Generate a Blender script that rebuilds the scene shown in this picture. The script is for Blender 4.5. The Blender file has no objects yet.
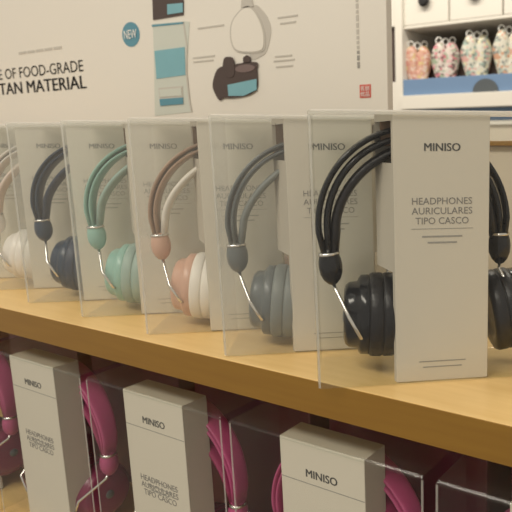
import bpy, bmesh, math, random
from mathutils import Vector, Matrix
random.seed(4)
C = bpy.context.scene.collection
SC = bpy.context.scene
PI = math.pi
R = math.radians

# ---------------------------------------------------------------- camera, world, lights, exposure
cam_d = bpy.data.cameras.new('camera')
cam = bpy.data.objects.new('camera', cam_d); C.objects.link(cam)
cam.location = (0, 0, .18)
cam.rotation_euler = (R(80), 0, R(29.8))
cam_d.sensor_width = 36; cam_d.lens = 36*600/512
cam_d.shift_x = (256-450)/512; cam_d.shift_y = (250-256)/512
cam_d.clip_start = .01
cam_d.dof.use_dof = True; cam_d.dof.focus_distance = .50; cam_d.dof.aperture_fstop = 16
SC.camera = cam
SC.view_settings.view_transform = 'Standard'; SC.view_settings.look = 'None'
SC.view_settings.gamma = 1; SC.view_settings.use_curve_mapping = False
SC.view_settings.exposure = 0.0
SC.cycles.transparent_max_bounces = 64
SC.cycles.max_bounces = 10

w = bpy.data.worlds.new('store_light'); SC.world = w; w.use_nodes = True
bg = w.node_tree.nodes['Background']; bg.inputs['Color'].default_value = (1, .915, .80, 1); bg.inputs['Strength'].default_value = .55

def area(name, loc, size, power, rot=(0, 0, 0), col=(1, .91, .78)):
    d = bpy.data.lights.new(name, 'AREA'); d.shape = 'RECTANGLE'; d.size, d.size_y = size
    d.energy = power; d.color = col
    o = bpy.data.objects.new(name, d); C.objects.link(o); o.location = loc; o.rotation_euler = rot
    return o
area('ceiling_lamp', (-.6, -.9, 1.6), (1.8, .4), 36)
area('ceiling_lamp', (-2.4, .2, 1.7), (1.2, .3), 8)
area('ceiling_lamp', (-1.4, 1.7, 1.8), (2.4, .3), 42)

# ---------------------------------------------------------------- materials
def mat(name, col, rough=.5, noise=0, nscale=20, metal=0, spec=.5, stretch=(1, 1, 1), bump=0, col2=None, sheen=0):
    m = bpy.data.materials.new(name); m.use_nodes = True
    nt = m.node_tree; b = nt.nodes['Principled BSDF']
    b.inputs['Base Color'].default_value = (*col, 1); b.inputs['Roughness'].default_value = rough
    b.inputs['Metallic'].default_value = metal; b.inputs['Specular IOR Level'].default_value = spec
    tc = nt.nodes.new('ShaderNodeTexCoord'); mp = nt.nodes.new('ShaderNodeMapping')
    mp.inputs['Scale'].default_value = stretch
    n = nt.nodes.new('ShaderNodeTexNoise'); n.inputs['Scale'].default_value = nscale; n.inputs['Detail'].default_value = 4
    nt.links.new(tc.outputs['Object'], mp.inputs[0]); nt.links.new(mp.outputs[0], n.inputs['Vector'])
    c2 = col2 or tuple(c*(1-noise) for c in col)
    mx = nt.nodes.new('ShaderNodeMix'); mx.data_type = 'RGBA'
    mx.inputs[6].default_value = (*col, 1); mx.inputs[7].default_value = (*c2, 1)
    nt.links.new(n.outputs['Fac'], mx.inputs[0]); nt.links.new(mx.outputs[2], b.inputs['Base Color'])
    if bump:
        bp = nt.nodes.new('ShaderNodeBump'); bp.inputs['Strength'].default_value = bump; bp.inputs['Distance'].default_value = .001
        nt.links.new(n.outputs['Fac'], bp.inputs['Height']); nt.links.new(bp.outputs[0], b.inputs['Normal'])
    return m

def plastic_sheet(name, haze, tint=(.97, .98, .97), rough=.09, refl=.035):
    """thin clear packaging sheet: see-through, glossy, slightly milky"""
    m = bpy.data.materials.new(name); m.use_nodes = True; nt = m.node_tree; nt.nodes.clear()
    N = nt.nodes.new; L = nt.links.new
    out = N('ShaderNodeOutputMaterial'); tr = N('ShaderNodeBsdfTransparent'); tr.inputs[0].default_value = (*tint, 1)
    gl = N('ShaderNodeBsdfGlossy'); gl.inputs['Roughness'].default_value = rough
    lw = N('ShaderNodeLayerWeight'); lw.inputs[0].default_value = .5      # Schlick reflectance, the same from both sides of the sheet
    pw = N('ShaderNodeMath'); pw.operation = 'POWER'; pw.inputs[1].default_value = 5; L(lw.outputs['Facing'], pw.inputs[0])
    fr = N('ShaderNodeMath'); fr.operation = 'MULTIPLY_ADD'; fr.inputs[1].default_value = .8; fr.inputs[2].default_value = refl; L(pw.outputs[0], fr.inputs[0])
    tc = N('ShaderNodeTexCoord'); no = N('ShaderNodeTexNoise'); no.inputs['Scale'].default_value = 26; no.inputs['Detail'].default_value = 2
    bp = N('ShaderNodeBump'); bp.inputs['Strength'].default_value = .35; bp.inputs['Distance'].default_value = .002
    L(tc.outputs['Object'], no.inputs['Vector']); L(no.outputs['Fac'], bp.inputs['Height'])
    L(bp.outputs[0], gl.inputs['Normal']); L(bp.outputs[0], lw.inputs['Normal'])
    m1 = N('ShaderNodeMixShader'); L(fr.outputs[0], m1.inputs[0]); L(tr.outputs[0], m1.inputs[1]); L(gl.outputs[0], m1.inputs[2])
    df = N('ShaderNodeBsdfDiffuse'); df.inputs[0].default_value = (.92, .89, .84, 1)
    tl = N('ShaderNodeBsdfTranslucent'); tl.inputs[0].default_value = (.92, .89, .84, 1)
    m2 = N('ShaderNodeMixShader'); m2.inputs[0].default_value = .5; L(df.outputs[0], m2.inputs[1]); L(tl.outputs[0], m2.inputs[2])
    m3 = N('ShaderNodeMixShader'); m3.inputs[0].default_value = haze; L(m1.outputs[0], m3.inputs[1]); L(m2.outputs[0], m3.inputs[2])
    L(m3.outputs[0], out.inputs[0])
    return m

def floral(name, base, spots):
    m = bpy.data.materials.new(name); m.use_nodes = True; nt = m.node_tree; b = nt.nodes['Principled BSDF']
    b.inputs['Roughness'].default_value = .25
    tc = nt.nodes.new('ShaderNodeTexCoord'); v = nt.nodes.new('ShaderNodeTexVoronoi'); v.inputs['Scale'].default_value = 75
    nt.links.new(tc.outputs['Object'], v.inputs['Vector'])
    sep = nt.nodes.new('ShaderNodeSeparateColor'); nt.links.new(v.outputs['Color'], sep.inputs[0])
    cr = nt.nodes.new('ShaderNodeValToRGB'); cr.color_ramp.interpolation = 'CONSTANT'
    e = cr.color_ramp.elements; e[0].color = (*base, 1); e[0].position = 0
    e[1].position = .4; e[1].color = (*spots[0], 1)
    for i, s in enumerate(spots[1:]):
        q = e.new(.4+.6*(i+1)/len(spots)); q.color = (*s, 1)
    nt.links.new(sep.outputs[0], cr.inputs[0]); nt.links.new(cr.outputs[0], b.inputs['Base Color'])
    return m

M = dict(
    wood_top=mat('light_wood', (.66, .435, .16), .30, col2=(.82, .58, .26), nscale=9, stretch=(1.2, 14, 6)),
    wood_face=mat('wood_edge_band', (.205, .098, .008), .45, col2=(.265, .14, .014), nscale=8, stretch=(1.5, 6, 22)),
    maroon_shade=mat('shaded_red_board', (.10, .025, .035), .6, .3),  # maroon shade behind the lower packages, put into the board colour
    cream=mat('cream_panel', (.60, .54, .43), .6, .06),
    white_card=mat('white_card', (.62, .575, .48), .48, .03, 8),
    card_shaded_side=mat('card_flank', (.50, .46, .38), .6, .04, 8),  # white card again, with the shade of its sides put into the colour
    brown=mat('slot_shade_brown', (.16, .095, .05), .8, .2, 60),
    ink=mat('grey_ink', (.10, .10, .095), .6),
    title_ink=mat('title_ink', (.20, .19, .175), .6),
    ink_pale=mat('pale_ink', (.30, .29, .26), .6),
    poster=mat('poster_paper', (.75, .715, .635), .45, .03, 3),
    post_dark=mat('dark_brown_ink', (.075, .05, .042), .5, .2, 40),
    post_blue=mat('aqua_ink', (.20, .43, .49), .5, .12, 30),
    post_pale=mat('pale_aqua_ink', (.58, .61, .54), .5, .08, 20),
    post_grey=mat('pale_grey_ink', (.52, .49, .43), .5, .05, 20),
    black_ink=mat('black_ink', (.06, .055, .05), .5),
    badge=mat('blue_ink', (.10, .28, .36), .5, .1, 30),
    white_ink=mat('white_ink', (.8, .8, .76), .5),
    red=mat('red_ink', (.60, .12, .09), .5),
    chrome=mat('polished_steel', (.72, .70, .66), .18, metal=1),
    white_lac=mat('white_lacquer', (.80, .77, .69), .35, .02),
    recess=mat('recess_board', (.22, .19, .145), .6, .06),
    blue_tray=mat('blue_plastic', (.17, .28, .46), .45, .12, 6),
    grey_dark=mat('dark_grey_plastic', (.085, .10, .11), .5),
    black=mat('black_knob', (.02, .02, .02), .4),
    floor=mat('store_floor', (.34, .30, .25), .3, .1, 3),
    wall=mat('store_wall', (.60, .55, .46), .7, .04, 2),
    mag_shade=mat('dark_magenta_shade', (.16, .02, .045), .35, .2, 20),
)
PL = plastic_sheet('clear_plastic', .12)
PL_LID = plastic_sheet('folded_highlight_plastic', .55, rough=.12)  # folded layers, their milky white also painting the ceiling light's highlight line
PL_GLINT = plastic_sheet('corner_glint_plastic', .28)  # milky strips that paint the light caught along the case corners
PL_NEAR = plastic_sheet('clear_plastic_clean', .014, refl=.022)

# ---------------------------------------------------------------- mesh helpers
def obj(name, bm, m, parent=None, smooth=False):
    me = bpy.data.meshes.new(name); bmesh.ops.recalc_face_normals(bm, faces=bm.faces)
    bm.to_mesh(me); bm.free(); me.materials.append(m)
    if smooth:
        for p in me.polygons: p.use_smooth = True
    o = bpy.data.objects.new(name, me); C.objects.link(o)
    if parent: o.parent = parent
    return o
def thing(name, label, cat, loc=(0, 0, 0), rz=0, group=None, rx=0, ry=0):
    o = bpy.data.objects.new(name, None); C.objects.link(o); o.empty_display_size = .02
    o.location = loc; o.rotation_euler = (rx, ry, rz); o['label'] = label; o['category'] = cat
    if group: o['group'] = group
    return o
def tag(o, label, cat, group=None):
    o['label'] = label; o['category'] = cat
    if group: o['group'] = group
    return o
def box(bm, x0, x1, y0, y1, z0, z1, bev=0, seg=2):
    t = bmesh.new()
    v = [t.verts.new((x, y, z)) for x in (x0, x1) for y in (y0, y1) for z in (z0, z1)]
    for f in ((0, 1, 3, 2), (4, 6, 7, 5), (0, 4, 5, 1), (2, 3, 7, 6), (0, 2, 6, 4), (1, 5, 7, 3)): t.faces.new([v[i] for i in f])
    if bev: bmesh.ops.bevel(t, geom=list(t.edges), offset=bev, segments=seg, affect='EDGES', profile=.5)
    me = bpy.data.meshes.new('t'); t.to_mesh(me); t.free(); bm.from_mesh(me); bpy.data.meshes.remove(me)
def bx(*a, **k):
    bm = bmesh.new(); box(bm, *a, **k); return bm
def prism_y(bm, pts, y0, y1):
    """outline in xz, thickness along y"""
    a = [bm.verts.new((x, y0, z)) for x, z in pts]; b = [bm.verts.new((x, y1, z)) for x, z in pts]
    bm.faces.new(a); bm.faces.new(b[::-1]); n = len(pts)
    for i in range(n): bm.faces.new((a[i], a[(i+1) % n], b[(i+1) % n], b[i]))
def prism_z(bm, pts, z0, z1):
    a = [bm.verts.new((x, y, z0)) for x, y in pts]; b = [bm.verts.new((x, y, z1)) for x, y in pts]
    bm.faces.new(a[::-1]); bm.faces.new(b); n = len(pts)
    for i in range(n): bm.faces.new((a[i], a[(i+1) % n], b[(i+1) % n], b[i]))
def revolve(bm, prof, org, axis, n=32):
    """prof: (distance along axis, radius) pairs; closed at the ends"""
    ax = Vector(axis).normalized(); s = ax.orthogonal().normalized(); t = ax.cross(s)
    rings = []
    for a, r in prof:
        c = Vector(org)+ax*a
        if r < 1e-6: rings.append([bm.verts.new(c)])
        else: rings.append([bm.verts.new(c+r*(math.cos(2*PI*i/n)*s+math.sin(2*PI*i/n)*t)) for i in range(n)])
    for p, q in zip(rings, rings[1:]):
        for i in range(n):
            j = (i+1) % n
            if len(p) == 1: bm.faces.new((p[0], q[i], q[j]))
            elif len(q) == 1: bm.faces.new((p[i], q[0], p[j]))
            else: bm.faces.new((p[i], q[i], q[j], p[j]))
    for rg in (rings[0], rings[-1]):
        if len(rg) > 1: bm.faces.new(rg)
def strip(bm, path, th, wd, n=10, pw=2.6):
    """band of superelliptic section (th radial in xz, wd along y) swept along an xz path of (x, y, z)"""
    rings = []; P = [Vector(p) for p in path]
    for i, p in enumerate(P):
        t = (P[min(i+1, len(P)-1)]-P[max(i-1, 0)]).normalized()
        nrm = Vector((-t.z, 0, t.x)).normalized() if abs(t.y) < .9 else Vector((1, 0, 0))
        yv = t.cross(nrm).normalized()
        hw = wd[i]/2 if isinstance(wd, list) else wd/2; ht = th[i]/2 if isinstance(th, list) else th/2
        rg = []
        for k in range(2*n):
            a = PI*k/n; c, s = math.cos(a), math.sin(a)
            rg.append(bm.verts.new(p+nrm*ht*math.copysign(abs(c)**(2/pw), c)+yv*hw*math.copysign(abs(s)**(2/pw), s)))
        rings.append(rg)
    for p, q in zip(rings, rings[1:]):
        for i in range(2*n):
            j = (i+1) % (2*n); bm.faces.new((p[i], q[i], q[j], p[j]))
    bm.faces.new(rings[0]); bm.faces.new(rings[-1][::-1])
def tube(bm, path, r, n=10): strip(bm, path, 2*r, 2*r, n, 2)
def text_mesh(s, w_, h, cx, cz, y, bold=0, heavy=0):
    """lettering as a mesh fitted into w_ x h, centred on (cx, cz), facing -y"""
    cu = bpy.data.curves.new('t', 'FONT'); cu.body = s; cu.extrude = .008; cu.resolution_u = 3
    to = bpy.data.objects.new('t', cu); C.objects.link(to)
    dg = bpy.context.evaluated_depsgraph_get(); dg.update()
    me = bpy.data.meshes.new_from_object(to.evaluated_get(dg))
    bpy.data.objects.remove(to); bpy.data.curves.remove(cu)
    xs = [v.co.x for v in me.vertices]; ys = [v.co.y for v in me.vertices]
    bm = bmesh.new()
    if xs:
        x0, x1, y0, y1 = min(xs), max(xs), min(ys), max(ys)
        for v in me.vertices:
            v.co = Vector((cx-w_/2+(v.co.x-x0)/(x1-x0)*w_, y+v.co.z*.015, cz-h/2+(v.co.y-y0)/(y1-y0)*h))
        bm.from_mesh(me)
        if heavy:                                   # a heavier weight: the strokes widened sideways
            for v in me.vertices: v.co.x += heavy
            bm.from_mesh(me)
    bpy.data.meshes.remove(me)
    return bm

# ---------------------------------------------------------------- the room far behind
def struct(name, bm, m):
    o = obj(name, bm, m); o['kind'] = 'structure'; return o
struct('floor', bx(-6, 3, -2, 4.6, -1.25, -1.2), M['floor'])
struct('wall_back', bx(-6, 3, 3.5, 3.6, -1.2, 2.2), M['wall'])

# far wall unit: white cabinet, recess, shelves
t = thing('wall_cabinet', 'tall white wall cabinet with open recess and blue shelf edge at the far back right', 'cabinet', (-1.85, 2.6, -1.2))
def P(name, x0, x1, y0, y1, z0, z1, m, par=t, bev=.002):   # in world numbers, stored relative to the unit's base
    return obj(name, bx(x0+1.85, x1+1.85, y0-2.6, y1-2.6, z0+1.2, z1+1.2, bev=bev), m, par)
P('back_panel', -1.85, .3, 3.02, 3.05, -1.2, 1.5, M['recess'])
P('side_panel', -1.795, -1.752, 2.58, 3.02, -1.2, 1.5, M['white_lac'])
P('side_panel', -1.90, -1.862, 2.585, 3.02, -1.2, 1.5, M['white_lac'])
P('spacer_panel', -1.862, -1.795, 2.585, 2.60, .757, 1.5, M['white_lac'])
P('spacer_panel', -1.862, -1.795, 2.585, 2.60, -1.2, .49, M['white_lac'])
P('gap_shade_panel', -1.862, -1.795, 2.602, 2.612, .49, .757, M['post_dark'], bev=.001)  # dark panel added to paint the shade in the gap
for a, b in ((-1.752, -1.498), (-1.490, -1.217), (-1.209, -.85), (-.84, -.3)):
    d = P('door', a, b, 2.598, 2.62, .756, 1.5, M['white_lac'], bev=.004)
    obj('knob', (lambda bm: (revolve(bm, [(0, .0), (0, .022), (.02, .030), (.028, .02), (.03, 0)], ((a+b)/2+1.85, -.002, .862+1.2), (0, -1, 0), 20), bm)[1])(bmesh.new()), M['black'], d)
P('cabinet_bottom', -1.752, .3, 2.60, 3.02, .742, .756, M['white_lac'])
P('shelf_board', -1.752, .3, 2.62, 3.02, .470, .497, M['white_lac'])
P('shelf_ledge', -1.752, .3, 2.56, 3.02, .352, .418, M['white_lac'])
P('lower_board', -1.752, .3, 2.60, 3.02, .270, .290, M['white_lac'])
P('cream_front', -1.752, .3, 2.61, 2.64, -.6, .270, M['cream'])
P('lower_blue_front', -1.752, .3, 2.63, 2.66, .292, .352, M['blue_tray'])
o = P('blue_front', -1.752, .3, 2.585, 2.615, .420, .498, M['blue_tray'])
bm = bmesh.new(); prism_y(bm, [(.561+.066*math.cos(a*PI/16), 1.622+.058*math.sin(a*PI/16)) for a in range(17)], -.021, -.0145)
obj('finger_notch', bm, M['grey_dark'], o)

def pouch(x, label, m, h=.17, w=.155):
    t = thing('floral_pouch', label, 'pouch', (x, 2.655, .497), R(29), None)
    bm = bmesh.new(); NU, NV = 24, 18; F = []; 
    for side in (-1, 1):
        g = []
        for j in range(NV+1):
            v = j/NV; row = []
            for i in range(NU+1):
                u = i/NU
                hw = w/2*(.60+.40*min(1, v*1.5)**.8)*(1-.25*max(0, v-.75)**1.2*4)
                top = h*(.80+.20*abs(math.sin(2*PI*u))**.55)
                th = .024*(max(0, 1-abs(2*u-1)**3))**.5*(max(0, 1-v**4))**.5*(1-.35*math.exp(-((u-.5)/.07)**2)*(v > .3))
                row.append(bm.verts.new(((u-.5)*2*hw, side*th, v*top)))
            g.append(row)
        for j in range(NV):
            for i in range(NU): bm.faces.new((g[j][i], g[j][i+1], g[j+1][i+1], g[j+1][i]))
    bmesh.ops.remove_doubles(bm, verts=bm.verts, dist=1e-5)
    be = [e for e in bm.edges if len(e.link_faces) == 1]
    if be: bmesh.ops.holes_fill(bm, edges=be)
    obj('pouch_body', bm, m, t, True)
    for s in (-.25, .0, .25):
        bm = bmesh.new(); zc = h*(.93 if s else .90); 
        tube(bm, [(s*w*.9+.014*math.cos(a*PI/8), 0, zc+.016+.016*math.sin(a*PI/8)) for a in range(17)], .0035, 6)
        obj('hanging_loop', bm, M['white_ink'], t, True)
    return t
F1 = floral('pink_floral_print', (.62, .36, .27), [(.70, .45, .34), (.58, .25, .20), (.66, .50, .25), (.75, .6, .52)])
F2 = floral('rose_floral_print', (.66, .60, .54), [(.62, .22, .26), (.35, .42, .30), (.7, .45, .45), (.20, .14, .13)])
F3 = floral('green_floral_print', (.66, .65, .56), [(.36, .48, .42), (.65, .38, .34), (.70, .66, .45), (.25, .28, .25)])
F4 = floral('cream_floral_print', (.68, .66, .56), [(.45, .50, .42), (.60, .34, .22), (.72, .66, .50), (.28, .30, .28)])
pouch(-1.708, 'pink floral pouch, leftmost on the far shelf beside the white upright', F1, .172, .150)
pouch(-1.545, 'red and white floral pouch standing right of the all pink one on the far shelf', F2, .178, .150)
pouch(-1.373, 'green and pink floral pouch standing above the grey half-round notch', F3, .196, .158)
pouch(-1.205, 'cream floral pouch cut by the right edge of the photo', F4, .206, .155)
obj_r = tag(obj('gap_shade_block', bx(-1.75, -.6, 2.72, 2.77, .4975, .635, bev=.003), M['post_dark']), 'added dark block for shade in gaps behind the floral pouches on the far shelf', 'block')  # added dark block, painting the shade between the pouches

# ---------------------------------------------------------------- the shelf the packages stand on
TX0, TX1 = -1.75, .45
SF, SB = .3127, .655
t = thing('display_shelf', 'light wooden shop shelf with thick front edge carrying the row of headphone packages', 'shelf', (-.76, .3135, -1.2), R(1.92))
def S(name, x0, x1, y0, y1, z0, z1, m, bev=.001):
    return obj(name, bx(x0+.76, x1+.76, y0-SF, y1-SF, z0+1.2, z1+1.2, bev=bev), m, t)
S('shelf_board', TX0, TX1, SF+.0012, SB, -.0282, 0, M['wood_top'], .0008)
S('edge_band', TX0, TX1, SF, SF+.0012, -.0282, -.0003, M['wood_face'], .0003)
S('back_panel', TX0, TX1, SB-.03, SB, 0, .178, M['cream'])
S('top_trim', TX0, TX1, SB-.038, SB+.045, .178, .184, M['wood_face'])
S('lower_back_panel', TX0, TX1, SB-.03, SB, -.285, -.0282, M['maroon_shade'])
S('lower_shelf_board', TX0, TX1, SF-.01, SB, -.313, -.285, M['wood_top'], .0008)
S('base_front', TX0, TX1, SF+.02, SF+.04, -1.2, -.313, M['white_lac'])
S('side_panel', TX0-.02, TX0, SF, SB, -1.2, 0, M['white_lac'])
S('side_panel', TX1, TX1+.02, SF, SB, -1.2, 0, M['white_lac'])

# ---------------------------------------------------------------- big printed board behind the row
PY = .64
t = thing('poster_board', 'large cream printed board about drinking bottles standing behind the headphone packages', 'poster', (-1.0, PY, .184))
def rounded(pts, n=5):
    out = []; k = len(pts)
    for i in range(k):
        a, b, c, d = (Vector((*pts[(i+j) % k], 0)) for j in (-1, 0, 1, 2))
        for q in range(n):
            u = q/n; v = .5*((2*b)+(c-a)*u+(2*a-5*b+4*c-d)*u*u+(3*b-a-3*c+d)*u**3); out.append((v.x, v.y))
    return out
def pp(pts, m, name, par=None, y=0, d=.0006):
    bm = bmesh.new(); prism_y(bm, [(x+1.0, z-.184) for x, z in pts], -d-y, -y)
    return obj(name, bm, m, par or t)
board = obj('board', bx(-.70, .5425, 0, .012, 0, .34, bev=.001), M['poster'], t)
board.location = (0, 0, 0)
def ptext(s, x0, x1, z0, z1, m, name, heavy=0, par=None, y=0):
    return obj(name, text_mesh(s, x1-x0, z1-z0, (x0+x1)/2+1.0, (z0+z1)/2-.184, -.0003-y, 0, heavy), m, par or t)
ptext('MADE OF FOOD-GRADE', -1.500, -1.122, .3085, .3285, M['ink_pale'], 'headline_text', .0006)
ptext('TRITAN MATERIAL', -1.494, -1.119, .2790, .3015, M['black_ink'], 'material_text', .0022)
for i in range(5):
    x = -1.335+i*.031; pp([(x, .352), (x+.027, .352), (x+.027, .3565), (x, .3565)], M['post_grey'], 'small_print')
b = pp([(-.9748+.0235*math.cos(a*PI/20), .3588+.0195*math.sin(a*PI/20)) for a in range(40)], M['badge'], 'round_badge')
ptext('NEW', -.9915, -.958, .352, .366, M['white_ink'], 'badge_text', 0, b, .0013)
# tall bottle
b = pp([(-.915, .370), (-.8385, .3665), (-.826, .3645), (-.833, .33), (-.841, .291), (-.838, .2486), (-.8355, .2301), (-.929, .2261), (-.923, .283), (-.918, .33)], M['post_pale'], 'bottle_picture')
pp([(-.913, .3755), (-.838, .3755), (-.8355, .3945), (-.836, .410), (-.910, .410)], M['post_dark'], 'bottle_lid', b, .0006)
pp([(-.8755, .3800), (-.8385, .3795), (-.837, .3930), (-.874, .3950)], M['post_blue'], 'lid_patch', b, .0012)
pp([(-.9163, .2846), (-.8437, .2869), (-.8412, .3288), (-.9156, .3282)], M['post_blue'], 'sleeve_patch', b, .0006)
pp([(-.9115, .2416), (-.8535, .2429), (-.8527, .2706), (-.9130, .2702)], M['post_grey'], 'label_patch', b, .0006)
pp([(-.9115, .2416), (-.8535, .2429), (-.8530, .2530), (-.9122, .2525)], M['badge'], 'label_band', b, .0012)
pp([(-.9095, .2555), (-.8560, .2560), (-.8555, .2680), (-.9105, .2675)], M['post_pale'], 'label_window', b, .0012)
pp([(-.8410, .3660), (-.8385, .3660), (-.8340, .3300), (-.8400, .2905), (-.8375, .2480), (-.8345, .2310), (-.8375, .2310), (-.8405, .2480), (-.8430, .2910), (-.8370, .3300)], M['post_grey'], 'bottle_outline', b, .0006)
pp([(-.917, .3655), (-.839, .3630), (-.839, .3655), (-.917, .3685)], M['badge'], 'collar_line', b, .0006)
# opened lid picture with its clear dome
b = pp(rounded([(-.6883, .3702), (-.6671, .3626), (-.6551, .3401), (-.6629, .3139), (-.6755, .3039), (-.70, .305)]), M['post_grey'], 'dome_shadow')
dome = rounded([(-.7084, .3723), (-.7328, .3555), (-.7372, .3307), (-.724, .3129), (-.6751, .3093), (-.666, .325), (-.672, .3497), (-.6883, .3702)])
b = pp(dome, M['post_grey'], 'dome_picture', None, .0006)
cxd, czd = -.7015, .339
pp([(cxd+(x-cxd)*.91, czd+(z-czd)*.93) for x, z in dome], M['poster'], 'dome_highlight', b, .0012)
pp([(-.712, .372), (-.686, .372), (-.690, .386), (-.709, .386)], M['post_grey'], 'dome_knob', b, .0006)
b = pp(rounded([(-.7772, .2789), (-.767, .2914), (-.7492, .2947), (-.6882, .2965), (-.685, .2852), (-.687, .2602), (-.7042, .251), (-.7362, .2479), (-.7579, .2487), (-.7693, .2461), (-.7809, .2643)]), M['post_dark'], 'lid_picture', None, .0018)
pp(rounded([(-.7549, .2806), (-.7527, .3035), (-.7416, .307), (-.7313, .3021), (-.7333, .2794)]), M['post_dark'], 'spout', b, .0024)
pp([(-.712, .296), (-.712, .304), (-.704, .307), (-.697, .304), (-.697, .296)], M['post_dark'], 'stopper', b, .0018)
pp([(-.7474, .2672), (-.686, .2727), (-.6872, .2574), (-.7147, .25), (-.7467, .2512)], M['post_blue'], 'lid_patch', b, .0024)
pp([(-.7085+.0205*math.cos(a*PI/12), .2885+.0055*math.sin(a*PI/12)) for a in range(24)], mat('mauve_ink', (.17, .12, .11), .5), 'lid_top', b, .0024)
for x0, z0, x1 in ((-.808, .353, -.750), (-.824, .311, -.774), (-.824, .305, -.778), (-.641, .352, -.604), (-.637, .3440, -.608), (-.650, .301, -.618), (-.653, .295, -.613), (-.649, .287, -.617)):
    pp([(x0, z0-.0011), (x1, z0-.0011), (x1, z0+.0011), (x0, z0+.0011)], M['post_grey'], 'caption_line')
z = .362
while z > .2775:
    hgt = random.choice((.004, .006, .0075)); pp([(-.5045, z-hgt), (-.5005, z-hgt), (-.5005, z), (-.5045, z)], M['ink_pale'] if z < .30 else M['post_grey'], 'vertical_print'); z -= hgt+.002
b = pp([(-.5016, .2393), (-.4836, .2393), (-.4836, .2559), (-.5016, .2559)], M['red'], 'red_logo')
ptext('名创', -.4996, -.4856, .2482, .2545, M['white_ink'], 'logo_characters', 0, b, .0010)
ptext('优品', -.4996, -.4856, .2408, .2470, M['white_ink'], 'logo_characters', 0, b, .0010)

# ---------------------------------------------------------------- one headphone package
W, D, H = .188, .072, .2035
def package(loc, rz, label, group, cx0=.0586, cw=.0706, ch=.2025, flare=.011, lean=0, lid_m=None, case_m=None, h=H, w=W, cup_hole=True, deep=.040, drop=0):
    t = thing('headphone_package', label, 'package', loc, rz, group, rx=lean)
    bm = bmesh.new(); box(bm, 0, w, 0, D, .0006, h, bev=.0022, seg=3)
    # leave the lid face to its own part
    for f in [f for f in bm.faces if f.calc_center_median().z > h-.0001]: bm.faces.remove(f)
    obj('clear_case', bm, case_m or PL, t)
    bm = bmesh.new(); box(bm, .0015, w-.0015, .0015, D-.0015, h-.0008, h+.0002, bev=.0003, seg=1)
    lid = obj('case_lid', bm, lid_m or PL_LID, t)
    bm = bmesh.new(); box(bm, .001, w-.001, .0004, .0009, h-.0030, h-.0010)
    obj('tuck_flap', bm, lid_m or PL_LID, lid)
    for xc in (.0005, w-.0023):
        obj('corner_glint', bx(xc, xc+.0018, .0001, .0006, .002, h-.003), PL_GLINT, t)
    cx1 = cx0+cw; bx0, bx1 = cx0-flare, cx1+flare*.8; y0, y1 = .003, deep
    # card column: front panel, flared flanks with a slot for the headband, back panel, top
    bm = bmesh.new(); box(bm, cx0, cx1, y0, y0+.0008, .0012, ch, bev=.0003, seg=1)
    card = obj('card_insert', bm, M['white_card'], t)
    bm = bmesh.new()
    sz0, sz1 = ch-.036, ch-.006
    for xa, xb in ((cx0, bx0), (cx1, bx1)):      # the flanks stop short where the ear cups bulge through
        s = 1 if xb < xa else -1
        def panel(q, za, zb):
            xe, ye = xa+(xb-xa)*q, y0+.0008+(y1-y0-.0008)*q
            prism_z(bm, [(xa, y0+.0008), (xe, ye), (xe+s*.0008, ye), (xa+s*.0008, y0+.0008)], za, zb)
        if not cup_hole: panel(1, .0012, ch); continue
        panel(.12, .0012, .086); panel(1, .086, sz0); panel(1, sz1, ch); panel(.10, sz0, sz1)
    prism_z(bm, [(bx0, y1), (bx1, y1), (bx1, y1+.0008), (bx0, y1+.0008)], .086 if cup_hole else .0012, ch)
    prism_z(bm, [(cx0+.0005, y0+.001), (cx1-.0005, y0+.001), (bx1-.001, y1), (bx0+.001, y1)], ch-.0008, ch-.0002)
    obj('card_flank', bm, M['card_shaded_side'], card)
    if cup_hole:
      bm = bmesh.new(); box(bm, cx0+.0015-flare*.8, cx1-.0015+flare*.3, y1-.012, y1-.003, sz0+.012, sz1+.001)
      obj('slot_shade_block', bm, M['brown'], card)  # added brown block standing in for the shaded inside of the slot
    cc = cx0+cw/2; ty = y0-.00012; k = cw/.0706
    obj('brand_print', text_mesh('MINISO', .0262*k, .0056*k, cc, .178*ch/.2025, ty, 0, .0004), M['ink'], card)
    for s, wd, z in (('HEADPHONES', .0445, .1392), ('AURICULARES', .0450, .1320), ('TIPO CASCO', .0395, .1247)):
        obj('title_print', text_mesh(s, wd*k, .0050*k, cc, z*ch/.2025-drop, ty), M['title_ink'], card)
    for z, wd, hh in ((.1188, .046, .0004), (.1130, .030, .0012), (.1085, .022, .0012), (.0166, .036, .0008), (.0122, .030, .0008)):
        bm = bmesh.new(); box(bm, cc-wd*k/2, cc+wd*k/2, ty-.0001, ty+.0001, z*ch/.2025-hh/2, z*ch/.2025+hh/2)
        obj('small_print', bm, M['ink_pale'], card)
    if drop: obj('lid_seam', bx(cx0+.0005, cx1-.0005, ty-.0001, ty+.0002, .1850, .1857), M['ink_pale'], card)
    return t

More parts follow.
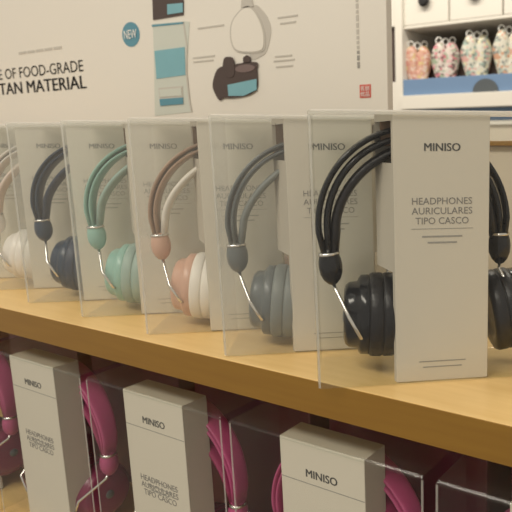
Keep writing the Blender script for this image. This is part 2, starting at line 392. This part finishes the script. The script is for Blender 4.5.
def headphones(loc, rz, label, group, band, pad, cup, cushion, house, dz=0, wide=False, lean=0, s=1.0):
    """local axes as the package: x across, y deep, z up; band centre at x=.077"""
    t = thing('headphones', label, 'headphones', loc, rz, group, rx=lean); t.scale = (s, s, s)
    cx, yc, z0 = .0775, .035, .115+dz
    def arc(a, b, zl, xl, e=1.0):
        pts = []
        pts.append((cx-xl, yc, zl))
        N = 36
        for i in range(N+1):
            ph = PI-PI*i/N
            c_, s_ = math.cos(ph), math.sin(ph); pts.append((cx+a*math.copysign(abs(c_)**e, c_), yc, z0+b*abs(s_)**e))
        pts.append((cx+xl, yc, zl))
        return pts
    wA = [.013]+[.016+.007*math.sin(PI*i/36) for i in range(37)]+[.013]
    hb = bmesh.new(); strip(hb, arc(.0738, .0745, .097+dz, .0710), .0050 if wide else .0042, wA); hb_o = obj('headband', hb, band, t, True)
    hb = bmesh.new(); strip(hb, arc(*((.0672, .0675) if wide else (.0690, .0690)), .097+dz, .0680), .0056 if wide else .0040, wA); obj('inner_band', hb, band, t, True)
    wP = [.010]+[.014+.010*math.sin(PI*i/36) for i in range(37)]+[.010]
    hb = bmesh.new(); strip(hb, arc(.0610, .0590, .098+dz, .0640, 1.12 if wide else 1.3), .0075 if wide else .0060, wP); obj('padded_band', hb, pad, t, True)
    for sg in (-1, 1):
        up = .008 if sg > 0 and wide else 0
        hx, hz = cx+sg*.0680, .099+dz+up*.5
        tip = (hx-sg*.001, yc, hz-.024)
        bm = bmesh.new()
        prof = [(-.001, 0), (0, .0062), (.003, .0076), (.007, .0087), (.012, .0092), (.0175, .0086), (.0225, .0066), (.026, .0035), (.0275, 0)]
        revolve(bm, prof, (hx, yc, hz+.001), (-sg*.04, 0, -1), 20)
        h_o = obj('slider_housing', bm, house, t, True)
        bm = bmesh.new(); revolve(bm, [(0, .0070), (.0004, .0080), (.0022, .0086), (.0026, .0076)], (hx, yc, hz+.0005), (-sg*.04, 0, -1), 20)
        obj('trim_ring', bm, M['chrome'], h_o, True)
        # cup
        ox = (.039 if wide and sg > 0 else 0)
        cxp = cx-(.040 if wide else .0365) if sg < 0 else cx+.0365+ox     # cup middle
        cz = .0455+dz-(.006 if wide and sg > 0 else 0)
        ax = Vector((-sg, .0, -.10)).normalized()     # from outer shell towards the cushion
        org = Vector((cxp, yc+.003, cz))-ax*.0215
        bm = bmesh.new()
        revolve(bm, [(0, 0), (.0002, .019), (.0016, .0235), (.0045, .0258), (.0105, .0265), (.0118, .0295), (.0135, .0315), (.019, .0318), (.0205, .0312), (.0205, .0)], org, ax, 40)
        c_o = obj('ear_cup', bm, cup, t, True)
        bm = bmesh.new()
        revolve(bm, [(.0195, .0), (.0195, .0305), (.0203, .0324), (.0222, .0333), (.0290, .0334), (.0300, .0328), (.0304, .0318), (.0308, .0328), (.0320, .0334), (.0385, .0333), (.0412, .0318), (.0425, .0285), (.0415, .022), (.0395, .018), (.0395, 0)], org, ax, 40)
        obj('ear_cushion', bm, cushion, t, True)
        bm = bmesh.new(); revolve(bm, [(-.0008, 0), (-.0006, .0045), (.0008, .005), (.001, 0)], org+Vector((0, 0, -.002)), ax, 18)
        obj('cup_pivot', bm, M['grey_dark'], c_o, True)
        bm = bmesh.new(); e = org+ax*.0125+Vector((0, -.0318, -.010))      # the arm runs down to a pivot on the near side of the shell
        mid = Vector((hx-sg*.003, yc-.004, hz-.0295))
        tube(bm, [tip, mid, mid.lerp(e, .5)+Vector((-sg*.0006, -.0125, .0004)), e, e+Vector((-sg*.001, .003, -.001))], .0014, 6)
        obj('metal_arm', bm, M['chrome'], t, True)
    return t

ANG = R(39.6)
G1, G2 = 'headphone packages in the row on the wooden shelf', 'headphones inside the packages on the wooden shelf'
def hm(name, c, rough=.32): return mat(name, c, rough, .08, 30)
blk = mat('black_plastic', (.008, .009, .011), .16, spec=.4); blkp = mat('black_leatherette', (.012, .012, .014), .35, .3, 300, bump=.4, spec=.4)
navy = hm('navy_plastic', (.018, .040, .075)); navyp = mat('navy_pad', (.028, .045, .08), .5, .2, 200)
mint = hm('mint_plastic', (.29, .50, .43)); mintp = mat('mint_pad', (.33, .45, .40), .5, .1, 200)
pink = hm('salmon_plastic', (.62, .38, .28)); pinkp = mat('cream_pad', (.80, .76, .68), .5, .05, 200)
tan = hm('tan_band', (.40, .27, .19))
grey = hm('blue_grey_plastic', (.115, .135, .138)); greyp = mat('blue_grey_pad', (.20, .225, .215), .5, .1, 200)
wht = hm('white_plastic', (.78, .74, .68)); whtp = mat('blush_pad', (.74, .62, .54), .5, .05, 200)
rows = [
    (-.980, .340, 'headphone package at the far left end, cut by the left photo edge', 'white headphones at the far left end of the row, cut by the photo edge', (wht, whtp, wht, wht, wht)),
    (-.865, .339, 'headphone package with white headphones, left neighbour of the navy one', 'white and blush headphones left of the navy pair', (wht, whtp, wht, wht, wht)),
    (-.750, .337, 'clear headphone package holding the navy blue pair', 'navy blue headphones in a clear package', (navy, navyp, navy, navyp, navy)),
    (-.638, .335, 'clear headphone package holding the mint green pair', 'mint green headphones in a clear package', (mint, mintp, mint, mintp, mint)),
    (-.5242, .3324, 'clear headphone package holding the salmon pink and cream pair', 'salmon pink headphones with cream padded band and cushions', (tan, pinkp, pink, pinkp, pink)),
    (-.4108, .3285, 'clear headphone package holding the blue-grey pair', 'blue-grey headphones in a clear package', (grey, greyp, grey, greyp, grey)),
    (-.2933, .3155, 'nearest and largest clear headphone package with white card, holding the black pair', 'glossy black headphones in the nearest package', (blk, blkp, blk, blkp, blk)),
]
for k, (x, y, lp, lh, mats) in enumerate(rows):
    last = k == len(rows)-1
    package((x, y, 0), ANG, lp, G1, flare=.011 if last else .014, case_m=PL_NEAR if last else None)
    ho = headphones((x, y, .0015), ANG, lh, G2, *mats, dz=(-.003 if last else -.0075), wide=last)
    if last:                                        # the nearest pair sits a little crooked in its case
        ho.rotation_euler.y = R(-3.5); ho.location.x += .0065*math.cos(ANG); ho.location.y += .0065*math.sin(ANG)

# ---------------------------------------------------------------- lower row of magenta headphones
mag = hm('magenta_plastic', (.46, .075, .20)); magd = hm('dark_magenta_plastic', (.20, .02, .07)); magp = mat('magenta_pad', (.34, .035, .12), .5, .1, 200)
LZ = -.285
low_l = ['under the navy package', 'under the salmon package', 'under the blue-grey package', 'under the black package']
where = ['at the far left below the shelf', 'left of two cartons seen under the shelf', 'right of two cartons seen under the shelf', 'below the blue-grey package', 'below the nearest black package', 'at the lower right corner']
for k in range(6):
    x = -.993+k*.2105
    lx = x-.0575
    ly = .3235+.0335*(lx+.76)
    package((lx, ly, LZ), R(1.92), 'clear package with white carton, '+where[k], 'packages on the lower shelf', cx0=.0575, cw=.088, ch=.2215, flare=.0005, h=.224, w=.201, lid_m=PL_NEAR, case_m=PL_NEAR, cup_hole=False, deep=.030, drop=.022)
    headphones((lx+.0115, ly+.002, LZ+.001), R(1.92), 'magenta headphones in a clear package, '+where[k], 'magenta headphones on the lower shelf', mag, magp, magd, magp, mag, dz=.000, s=1.09)

for k in range(6):
    x = -.975+k*.2105
    tag(obj('maroon_shade_block', bx(x-.07, x+.12, .445+.0335*(x+.76), .565+.0335*(x+.76), LZ, -.058, bev=.0015), M['mag_shade']), 'added maroon shade block at the back, '+where[k], 'carton', 'added maroon shade blocks at the back of the lower shelf')  # added blocks standing in for dark shade and reflections in the plastic
